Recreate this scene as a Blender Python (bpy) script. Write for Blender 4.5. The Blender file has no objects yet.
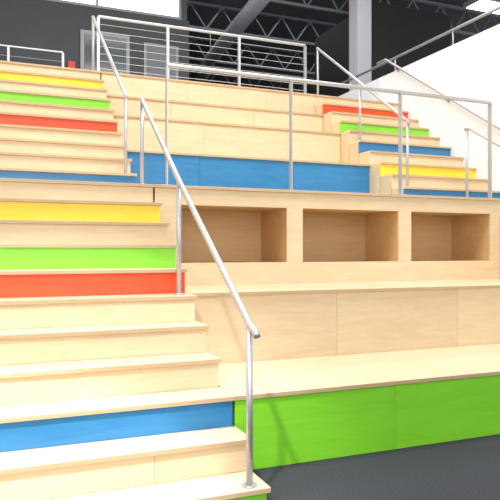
import bpy, math, random
from mathutils import Vector
random.seed(3)
scn=bpy.context.scene
scn.view_settings.view_transform='Standard'
scn.view_settings.look='None'

# ---------------- materials ----------------
def mat(name,col,rough=.6,metal=0.0,noise=0.0,nscale=20,spec=.5,bump=0.0):
    m=bpy.data.materials.new(name); m.use_nodes=True
    nt=m.node_tree; b=nt.nodes['Principled BSDF']
    b.inputs['Base Color'].default_value=(*col,1); b.inputs['Roughness'].default_value=rough
    b.inputs['Metallic'].default_value=metal; b.inputs['Specular IOR Level'].default_value=spec
    if noise>0 or bump>0:
        tc=nt.nodes.new('ShaderNodeTexCoord'); n=nt.nodes.new('ShaderNodeTexNoise')
        n.inputs['Scale'].default_value=nscale; n.inputs['Detail'].default_value=4
        nt.links.new(tc.outputs['Object'],n.inputs['Vector'])
        r=nt.nodes.new('ShaderNodeValToRGB')
        r.color_ramp.elements[0].color=(*[c*(1-noise) for c in col],1)
        r.color_ramp.elements[1].color=(*[min(1,c*(1+noise)) for c in col],1)
        r.color_ramp.elements[0].position=.3; r.color_ramp.elements[1].position=.7
        nt.links.new(n.outputs['Fac'],r.inputs['Fac']); nt.links.new(r.outputs['Color'],b.inputs['Base Color'])
        if bump>0:
            bp=nt.nodes.new('ShaderNodeBump'); bp.inputs['Strength'].default_value=bump
            bp.inputs['Distance'].default_value=.01
            nt.links.new(n.outputs['Fac'],bp.inputs['Height']); nt.links.new(bp.outputs['Normal'],b.inputs['Normal'])
    return m
def wood(name,dark,light,rough=.45,sc=(.9,6,6)):
    m=bpy.data.materials.new(name); m.use_nodes=True
    nt=m.node_tree; L=nt.links; b=nt.nodes['Principled BSDF']
    b.inputs['Roughness'].default_value=rough
    tc=nt.nodes.new('ShaderNodeTexCoord'); mp=nt.nodes.new('ShaderNodeMapping')
    mp.inputs['Scale'].default_value=sc
    L.new(tc.outputs['Object'],mp.inputs['Vector'])
    geo=nt.nodes.new('ShaderNodeNewGeometry')
    mul=nt.nodes.new('ShaderNodeMath'); mul.operation='MULTIPLY'; mul.inputs[1].default_value=37
    L.new(geo.outputs['Random Per Island'],mul.inputs[0])
    n=nt.nodes.new('ShaderNodeTexNoise'); n.noise_dimensions='4D'
    n.inputs['Scale'].default_value=2.2; n.inputs['Detail'].default_value=7; n.inputs['Distortion'].default_value=1.2
    n.inputs['Roughness'].default_value=.65
    L.new(mp.outputs['Vector'],n.inputs['Vector']); L.new(mul.outputs[0],n.inputs['W'])
    r=nt.nodes.new('ShaderNodeValToRGB')
    r.color_ramp.elements[0].position=.28; r.color_ramp.elements[0].color=(*dark,1)
    r.color_ramp.elements[1].position=.70; r.color_ramp.elements[1].color=(*light,1)
    L.new(n.outputs['Fac'],r.inputs['Fac'])
    hs=nt.nodes.new('ShaderNodeHueSaturation')
    mr=nt.nodes.new('ShaderNodeMapRange'); mr.inputs['To Min'].default_value=.93; mr.inputs['To Max'].default_value=1.04
    L.new(geo.outputs['Random Per Island'],mr.inputs['Value']); L.new(mr.outputs[0],hs.inputs['Value'])
    L.new(r.outputs['Color'],hs.inputs['Color']); L.new(hs.outputs['Color'],b.inputs['Base Color'])
    return m
def emis(name,col,s):
    m=bpy.data.materials.new(name); m.use_nodes=True
    b=m.node_tree.nodes['Principled BSDF']; b.inputs['Base Color'].default_value=(*col,1)
    b.inputs['Emission Color'].default_value=(*col,1); b.inputs['Emission Strength'].default_value=s
    return m
TREAD=wood('maple_tread_lit',(.73,.57,.375),(.82,.675,.475),.3)  # paler than the risers: light from above put into the maple colour
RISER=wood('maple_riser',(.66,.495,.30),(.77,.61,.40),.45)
EDGE=wood('ply_edge',(.48,.33,.18),(.60,.43,.26),.6,(1,3,40))
CUB=wood('maple_cubby_shaded',(.60,.38,.17),(.70,.47,.23),.55)  # interior shade and warm bounced light put into the cubby maple
GREEN=wood('green_stain',(.205,.62,.018),(.26,.71,.035),.34)
RED=wood('red_stain',(.74,.06,.012),(.85,.095,.02),.42)
YEL=wood('yellow_stain',(.88,.60,.025),(.95,.69,.05),.42)
BLUE=wood('blue_stain',(.016,.16,.38),(.034,.225,.47),.36)
STEEL=mat('brushed_steel',(.54,.54,.55),.42,.7,.06,60)
CARPET=mat('carpet',(.055,.058,.066),.95,0,.45,140,.1,.4)
WHITE=mat('white_paint',(.80,.80,.82),.7,0,.02,3)
COLP=mat('column_paint',(.52,.50,.56),.7,0,.02,3)
CHAR=mat('charcoal_paint',(.085,.088,.095),.8,0,.06,2)
GREY=mat('grey_paint',(.13,.135,.14),.8,0,.06,2)
LGREY=mat('light_grey_paint',(.22,.23,.25),.8,0,.05,2)
BLACK=mat('black_panel',(.012,.012,.014),.6,0,.1,3)
CEIL=mat('ceiling_deck',(.11,.115,.13),.8,0,.1,3)
DUCT=mat('duct_metal',(.34,.36,.40),.5,.3,.05,6)
TRUSS=mat('truss_paint',(.22,.235,.265),.6,0,.05,6)
REDP=mat('red_plastic',(.7,.03,.02),.4,0,.05,10)
WIN=emis('window_daylight',(.95,.98,1.0),1.6)
FRAME=mat('window_frame',(.33,.33,.35),.5,.2,.03,8)
GLASSY=mat('tinted_glass',(.10,.12,.13),.12,0,.1,2)

# ---------------- mesh builder ----------------
class MB:
    def __init__(s): s.v=[];s.f=[];s.m=[];s.mats=[]
    def mi(s,m):
        if m not in s.mats: s.mats.append(m)
        return s.mats.index(m)
    def box(s,x0,x1,y0,y1,z0,z1,m):
        b=len(s.v); i=s.mi(m)
        s.v+=[(x0,y0,z0),(x1,y0,z0),(x1,y1,z0),(x0,y1,z0),(x0,y0,z1),(x1,y0,z1),(x1,y1,z1),(x0,y1,z1)]
        for f in [(0,3,2,1),(4,5,6,7),(0,1,5,4),(1,2,6,5),(2,3,7,6),(3,0,4,7)]:
            s.f.append(tuple(b+k for k in f)); s.m.append(i)
    def tube(s,p,q,r,m,n=12):
        s.path([p,q],r,m,n)
    def path(s,pts,r,m,n=12):
        pts=[Vector(p) for p in pts]; b=len(s.v); i=s.mi(m); N=len(pts)
        prev=None
        for k,P in enumerate(pts):
            if k==0: d=pts[1]-P
            elif k==N-1: d=P-pts[k-1]
            else: d=(pts[k+1]-P).normalized()+(P-pts[k-1]).normalized()
            d.normalize()
            if prev is None: a=d.orthogonal().normalized()
            else: a=(prev-d*prev.dot(d)).normalized()
            prev=a; c=d.cross(a)
            for j in range(n):
                t=2*math.pi*j/n; s.v.append(tuple(P+a*r*math.cos(t)+c*r*math.sin(t)))
        for k in range(N-1):
            for j in range(n):
                s.f.append((b+k*n+j,b+k*n+(j+1)%n,b+(k+1)*n+(j+1)%n,b+(k+1)*n+j)); s.m.append(i)
        s.f.append(tuple(b+j for j in range(n))[::-1]); s.m.append(i)
        s.f.append(tuple(b+(N-1)*n+j for j in range(n))); s.m.append(i)
    def make(s,name,bevel=0,smooth=False,parent=None):
        me=bpy.data.meshes.new(name); me.from_pydata(s.v,[],s.f)
        for m in s.mats: me.materials.append(m)
        for p,i in zip(me.polygons,s.m): p.material_index=i; p.use_smooth=smooth and len(p.vertices)==4
        me.validate(); me.update()
        o=bpy.data.objects.new(name,me); scn.collection.objects.link(o)
        if bevel:
            bv=o.modifiers.new('bevel','BEVEL'); bv.width=bevel; bv.segments=2; bv.limit_method='ANGLE'
        if parent: o.parent=parent
        return o

# ---------------- layout numbers ----------------
R=.18; T=.2487
def SZ(k): return .455+(k-3)*R
def SY(k):
    n=k-3
    return 3.43+T*n if n<=8 else 6.17+T*(n-9)
XL,XR,XW=1.31,4.52,6.05      # left stair edge, upper right stair edge, right wall
XS=5.27                      # lower right stair edge
XA=-1.6                      # left end
TT=.026; NOSE=.026
def tread(b,x0,x1,y0,y1,z,seams=()):
    xs=[x0]+[s for s in seams if x0<s<x1]+[x1]
    for a,c in zip(xs,xs[1:]):
        g=.0007
        b.box(a+(g if a!=x0 else 0),c-(g if c!=x1 else 0),y0-NOSE+.004,y1,z-TT+.001,z,TREAD)
        b.box(a,c,y0-NOSE,y0-NOSE+.0035,z-TT,z-.001,EDGE)
def riser(b,x0,x1,y,z0,z1,m,seams=()):
    xs=[x0]+[s for s in seams if x0<s<x1]+[x1]
    for a,c in zip(xs,xs[1:]):
        b.box(a+(.001 if a!=x0 else 0),c-(.001 if c!=x1 else 0),y,y+.018,z0,z1-TT,m)

# ---------------- tiered seating ----------------
b=MB()
e=.002
def tier(x0,x1,y0,y1,zb,z,m=RISER,rs=(),ts=()):
    riser(b,x0,x1,y0,zb,z,m,rs)
    tread(b,x0,x1,y0,y1,z,ts)
    b.box(x0+.002,x1-.002,y0+.0182,y1,max(0,zb-.2) if zb>0 else 0,z-TT-.001,m)
Y1,Y2,Y3,Y4,Y5,Y6,Y7=SY(3),SY(7),SY(11),SY(15),SY(18),SY(20),SY(21)+.0
xl=XL+e
tier(xl,XS-e,Y1,Y2-e,0,SZ(3),GREEN,(2.44,3.67,4.9),(1.9,3.12,4.34))
tier(xl,XS-e,Y2,Y3-e,0,SZ(6),RISER,(2.58,3.81,5.04),(2.2,3.4,4.6))
# cubby tier
zt=SZ(11); z0,z1=1.197,1.722
ops=[(1.54,2.61),(2.78,3.90),(4.06,5.13)]
b.box(xl,XS-e,Y3,Y3+.02,SZ(6),z0,RISER)
b.box(xl,XS-e,Y3,Y3+.02,z1,zt-TT,RISER)
xs=[xl]+[q for o in ops for q in o]+[XS-e]
for i in range(0,len(xs),2):
    b.box(xs[i],xs[i+1],Y3,Y3+.02,z0,z1,RISER)
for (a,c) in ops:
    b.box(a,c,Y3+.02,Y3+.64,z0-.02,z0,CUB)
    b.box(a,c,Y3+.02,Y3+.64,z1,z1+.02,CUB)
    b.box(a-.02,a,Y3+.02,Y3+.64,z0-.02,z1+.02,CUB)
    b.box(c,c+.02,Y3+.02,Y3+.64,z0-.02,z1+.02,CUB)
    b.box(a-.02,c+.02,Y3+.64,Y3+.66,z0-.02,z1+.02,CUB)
tread(b,xl,XS-e,Y3,SY(12)-e,zt,(1.96,3.18,4.40))
tread(b,xl,XR-e,SY(12)-e+NOSE,Y4-e,zt)
b.box(xl,XS-e,Y3+.7,SY(12)-.03,0,zt-TT-.001,RISER)
tier(xl,XR-e,Y4,Y5-e,zt-.2,SZ(14),BLUE,(2.2,3.42),(2.6,3.8))
tier(xl,XR-e,Y5,Y6-e,SZ(14)-.05,SZ(17),RISER,(2.5,3.7),(2.0,3.2))
tier(xl,XR-e,Y6,Y7-e,SZ(17)-.05,SZ(19),RISER,(2.2,3.4),(2.7,3.9))
tier(xl,XR-e,Y7,Y7+.6,SZ(19)-.05,SZ(21),RISER,(2.5,3.7),(2.0,3.2))
b.make('tiered_bench_seating',.0015)

# ---------------- staircases ----------------
def stairs(name,x0,x1,ks,cols,ylast,ends=True):
    b=MB()
    for j,k in enumerate(ks):
        y0=SY(k); y1=SY(ks[j+1]) if j+1<len(ks) else ylast
        z=SZ(k); zb=SZ(k-1) if k>1 else 0
        zb=max(zb,0)
        m=cols.get(k,RISER)
        riser(b,x0,x1,y0,zb,z,m,(.77,) if k==2 else ())
        tread(b,x0,x1+(.012 if ends else 0),y0,y1-.001+.0,z,())
        b.box(x0,x1-.001,y0+.0185,y1-.001,0,z-TT-.001,RISER)
    return b.make(name,.0015)
LC={1:GREEN,3:BLUE,7:RED,8:GREEN,10:YEL,12:BLUE,16:RED,18:GREEN,20:YEL}
stairs('staircase',XA,XL-.014,list(range(1,12)),LC,SY(12)-.002)
stairs('staircase',XA,XL-.014,list(range(12,22)),LC,Y7+.6)
stairs('staircase',XR+.001,XW-.004,list(range(12,22)),{12:BLUE,14:YEL,16:BLUE,18:GREEN,20:RED},Y7+.6,ends=False)
stairs('staircase',XS+.001,XW-.004,list(range(1,12)),{3:BLUE,7:RED,10:YEL},SY(12)-.002,ends=False)

# ---------------- rails ----------------
def flange(b,x,y,z): b.tube((x,y,z),(x,y,z+.008),.04,STEEL,20)
def handrail(name,x,pts,posts,rr=.0195,pr=.0175):
    b=MB()
    b.path([(x,y,z) for y,z in pts],rr,STEEL,16)
    for y,zb in posts:
        P=sorted(pts)
        for (ya,za),(yb,zb2) in zip(P,P[1:]):
            if ya-1e-6<=y<=yb+1e-6:
                zt_=za+(zb2-za)*(y-ya)/max(1e-6,yb-ya); break
        b.tube((x,y,zb+.001),(x,y,zt_-.004),pr,STEEL,14); flange(b,x,y,zb+.001)
    return b.make(name,0,True)
xh=1.215
handrail('stair_handrail',xh,[(2.87,.875),(2.885,.895),(2.95,.915),(4.30,1.81),(5.51,2.66)],[(2.97,SZ(1)),(4.30,SZ(6)),(5.505,SZ(11))])
handrail('stair_handrail',xh,[(6.24,2.85),(8.52,4.45)],[(6.26,SZ(12)),(8.50,SZ(21))])
handrail('stair_handrail',4.62,[(6.2,2.85),(8.52,4.45)],[(6.24,SZ(12)),(7.30,SZ(16)),(8.50,SZ(21))])
handrail('stair_handrail',5.36,[(2.95,.90),(4.30,1.81),(6.0,2.80),(6.08,2.80)],[(2.97,SZ(1)),(4.30,SZ(6)),(6.05,SZ(11))])

b=MB()
xw=XW-.075
b.path([(xw,8.9,4.47),(xw,8.66,4.47),(xw,6.12,2.86),(xw,3.5,1.18)],.021,STEEL,16)
for y in (8.4,7.2,6.0,4.8,3.8):
    z=4.47-(8.66-y)*.634
    b.path([(XW-.004,y,z-.07),(xw,y,z-.07),(xw,y,z-.015)],.009,STEEL,8)
    b.tube((XW-.010,y,z-.07),(XW-.001,y,z-.07),.03,STEEL,16)
b.make('wall_handrail',0,True)

b=MB()
yg=5.50; zg=2.99
b.path([(1.44,yg,zg),(5.2,yg,zg)],.021,STEEL,16)
for x in (1.44,2.69,3.98,5.2):
    b.box(x-.006,x+.006,yg-.028,yg+.028,SZ(11)+.001,zg-.01,STEEL)
    b.box(x-.05,x+.05,yg-.05,yg+.05,SZ(11)+.001,SZ(11)+.008,STEEL)
b.make('guard_rail',0,False)

b=MB()
yt=8.62; zt_=4.50; zp=SZ(21)
px=[1.30,2.27,3.36,4.46]
b.path([(px[0],yt,zt_),(px[-1],yt,zt_)],.021,STEEL,14)
for x in px:
    b.box(x-.018,x+.018,yt-.018,yt+.018,zp+.001,zt_-.01,STEEL); b.box(x-.05,x+.05,yt-.05,yt+.05,zp+.001,zp+.008,STEEL)
for i in range(1,8):
    z=zp+i*(zt_-zp)/8
    b.tube((px[0],yt,z),(px[-1],yt,z),.0035,STEEL,6)
b.make('cable_railing')
b=MB()
yb=10.8
b.path([(-1.5,yb,4.62),(1.05,yb,4.62)],.02,STEEL,12)
for x in (-1.4,-.6,.2,1.05):
    b.box(x-.018,x+.018,yb-.018,yb+.018,zp+.001,4.61,STEEL)
for i in range(1,6):
    z=zp+i*.155; b.tube((-1.5,yb,z),(1.05,yb,z),.004,STEEL,6)
b.make('cable_railing')

# ---------------- room shell ----------------
def single(name,boxes,bevel=0):
    b=MB()
    for q in boxes: b.box(*q)
    return b.make(name,bevel)
single('floor',[(-6,16,-4,22,-.1,0,CARPET)])
single('upper_floor',[(-6,16,Y7+.61,22,SZ(21)-.3,SZ(21),CARPET)])
single('wall_right',[(XW,XW+.15,1.2,Y7+.6,0,4.25,WHITE),(XW,XW+.15,Y7+.62,10.4,SZ(21)+.001,4.25,WHITE)])
b=MB()
b.path([(XW+.075,1.4,4.50),(XW+.075,10.3,4.50)],.022,STEEL,14)
for y in (1.6,3,4.4,5.8,7.2,8.6,10.0):
    b.tube((XW+.075,y,4.251),(XW+.075,y,4.49),.012,STEEL,10)
b.make('wall_cap_rail',0,True)
single('wall_left',[(XA-.16,XA-.01,-4,22,0,7.4,WHITE)])
single('wall_back',[(XA,3.9,13,13.15,SZ(21)+.001,6.3,CHAR),(3.7,3.9,13.16,19,SZ(21)+.001,7.4,GREY)])
single('wall_far',[(-1.6,16,21.8,22,SZ(21)+.001,7.4,GREY)])
single('ceiling',[(-6,16,-4,22,7.42,7.6,CEIL)])
b=MB()
b.box(XA,3.68,13.05,13.08,6.3,7.4,WIN)
x=XA
while x<3.8:
    b.box(x,x+.05,13.0,13.14,6.301,7.4,FRAME); x+=1.76
b.box(XA,3.68,12.99,13.14,6.301,6.35,FRAME)
b.make('window_1')
single('wall_black_enclosure',[(7.25,9.3,11,13.5,SZ(21)+.001,6.5,BLACK)],.01)
b=MB()
b.box(6.85,7.18,10.9,11.25,SZ(21)+.001,7.4,COLP)
b.box(6.82,7.21,10.87,11.28,SZ(21)+.001,SZ(21)+.12,GREY)
b.make('column',.01)
for Y in (12.4,14.6,17.0,19.4):
    b=MB()
    z0_,z1_=6.75,7.35
    b.box(4.0,15.5,Y-.04,Y+.04,z1_,z1_+.06,TRUSS); b.box(4.0,15.5,Y-.04,Y+.04,z0_,z0_+.06,TRUSS)
    n=14; w=11.5/n
    for i in range(n):
        xa=4+i*w
        b.tube((xa,Y,z0_+.04),(xa+w/2,Y,z1_+.02),.02,TRUSS,8); b.tube((xa+w/2,Y,z1_+.02),(xa+w,Y,z0_+.04),.02,TRUSS,8)
    b.make('ceiling_truss')
b=MB()
b.path([(5.0,11,6.5),(5.4,16,6.5),(6.5,21.7,6.5)],.17,DUCT,24)
for hx,hy in ((5.02,11.3),(5.4,16),(6.0,18.7)): b.tube((hx,hy,6.6),(hx,hy,7.42),.01,STEEL,8)
b.make('ceiling_air_duct',0,True)
b=MB()
b.box(1.6,2.6,12.95,12.999,SZ(21)+.002,5.8,FRAME); b.box(1.68,2.52,12.93,12.95,SZ(21)+.08,5.72,GLASSY)
b.tube((2.4,12.90,4.6),(2.4,12.90,5.0),.015,STEEL,8)
b.make('door_1',.004)
single('wall_notice_board',[(2.9,3.65,12.95,12.999,4.6,5.7,FRAME),(2.96,3.59,12.93,12.95,4.66,5.64,LGREY)],.004)
single('wall_fire_alarm',[(1.35,1.5,12.93,12.999,4.95,5.13,REDP)],.01)
b=MB()
b.box(9.9,12.2,10.7,11.3,6.86,6.98,FRAME); b.box(9.95,12.15,10.75,11.25,6.845,6.86,emis('lamp_diffuser',(1,.98,.95),4))
for x in (10.2,11.9): b.tube((x,11,6.98),(x,11,7.42),.01,STEEL,8)
b.make('ceiling_lamp')

# ---------------- lights ----------------
w=bpy.data.worlds.new('w'); scn.world=w; w.use_nodes=True
w.node_tree.nodes['Background'].inputs[0].default_value=(.94,.97,1,1)
w.node_tree.nodes['Background'].inputs[1].default_value=1.05
def area(n,loc,tgt,sx,sy,en,col=(1,.99,.95)):
    l=bpy.data.lights.new(n,'AREA'); l.shape='RECTANGLE'; l.size=sx; l.size_y=sy; l.energy=en; l.color=col
    o=bpy.data.objects.new(n,l); scn.collection.objects.link(o); o.location=loc
    o.rotation_euler=(Vector(tgt)-Vector(loc)).to_track_quat('-Z','Y').to_euler()
area('overhead_fill',(2.5,3.5,7.2),(2.5,4.5,0),5,2.5,520)  # this and the next two are added overhead fill, without fixtures
area('overhead_fill',(3,9.0,7.2),(3,8.8,0),7,2.2,250)
area('overhead_fill',(7,15,7.2),(7,15,0),8,4,80)
area('front_fill',(0,-3,3.2),(2,6,1.3),6,4,245,(.98,.985,1))  # added fill from the open front; no window is built there
def spot(loc,tgt,en,ang,bl):  # added lamp standing in for sun patches on the lower-left steps
    s=bpy.data.lights.new('sun_patch_spot','SPOT'); s.energy=en; s.spot_size=math.radians(ang); s.spot_blend=bl; s.shadow_soft_size=.1
    o=bpy.data.objects.new('sun_patch_spot',s); scn.collection.objects.link(o); o.location=loc
    o.rotation_euler=(Vector(tgt)-Vector(loc)).to_track_quat('-Z','Y').to_euler()
spot((-1.2,.2,5.2),(.1,3.4,.4),1100,38,.6)
spot((-1.3,.6,4.6),(.05,2.95,.2),1100,22,.25)

# ---------------- camera ----------------
c=bpy.data.cameras.new('camera'); c.sensor_width=36; c.lens=622/500*36
co=bpy.data.objects.new('camera',c); scn.collection.objects.link(co)
co.location=(0,0,1.305); co.rotation_euler=(math.radians(90.1),0,-math.radians(22.3))
c.clip_start=.05
scn.camera=co
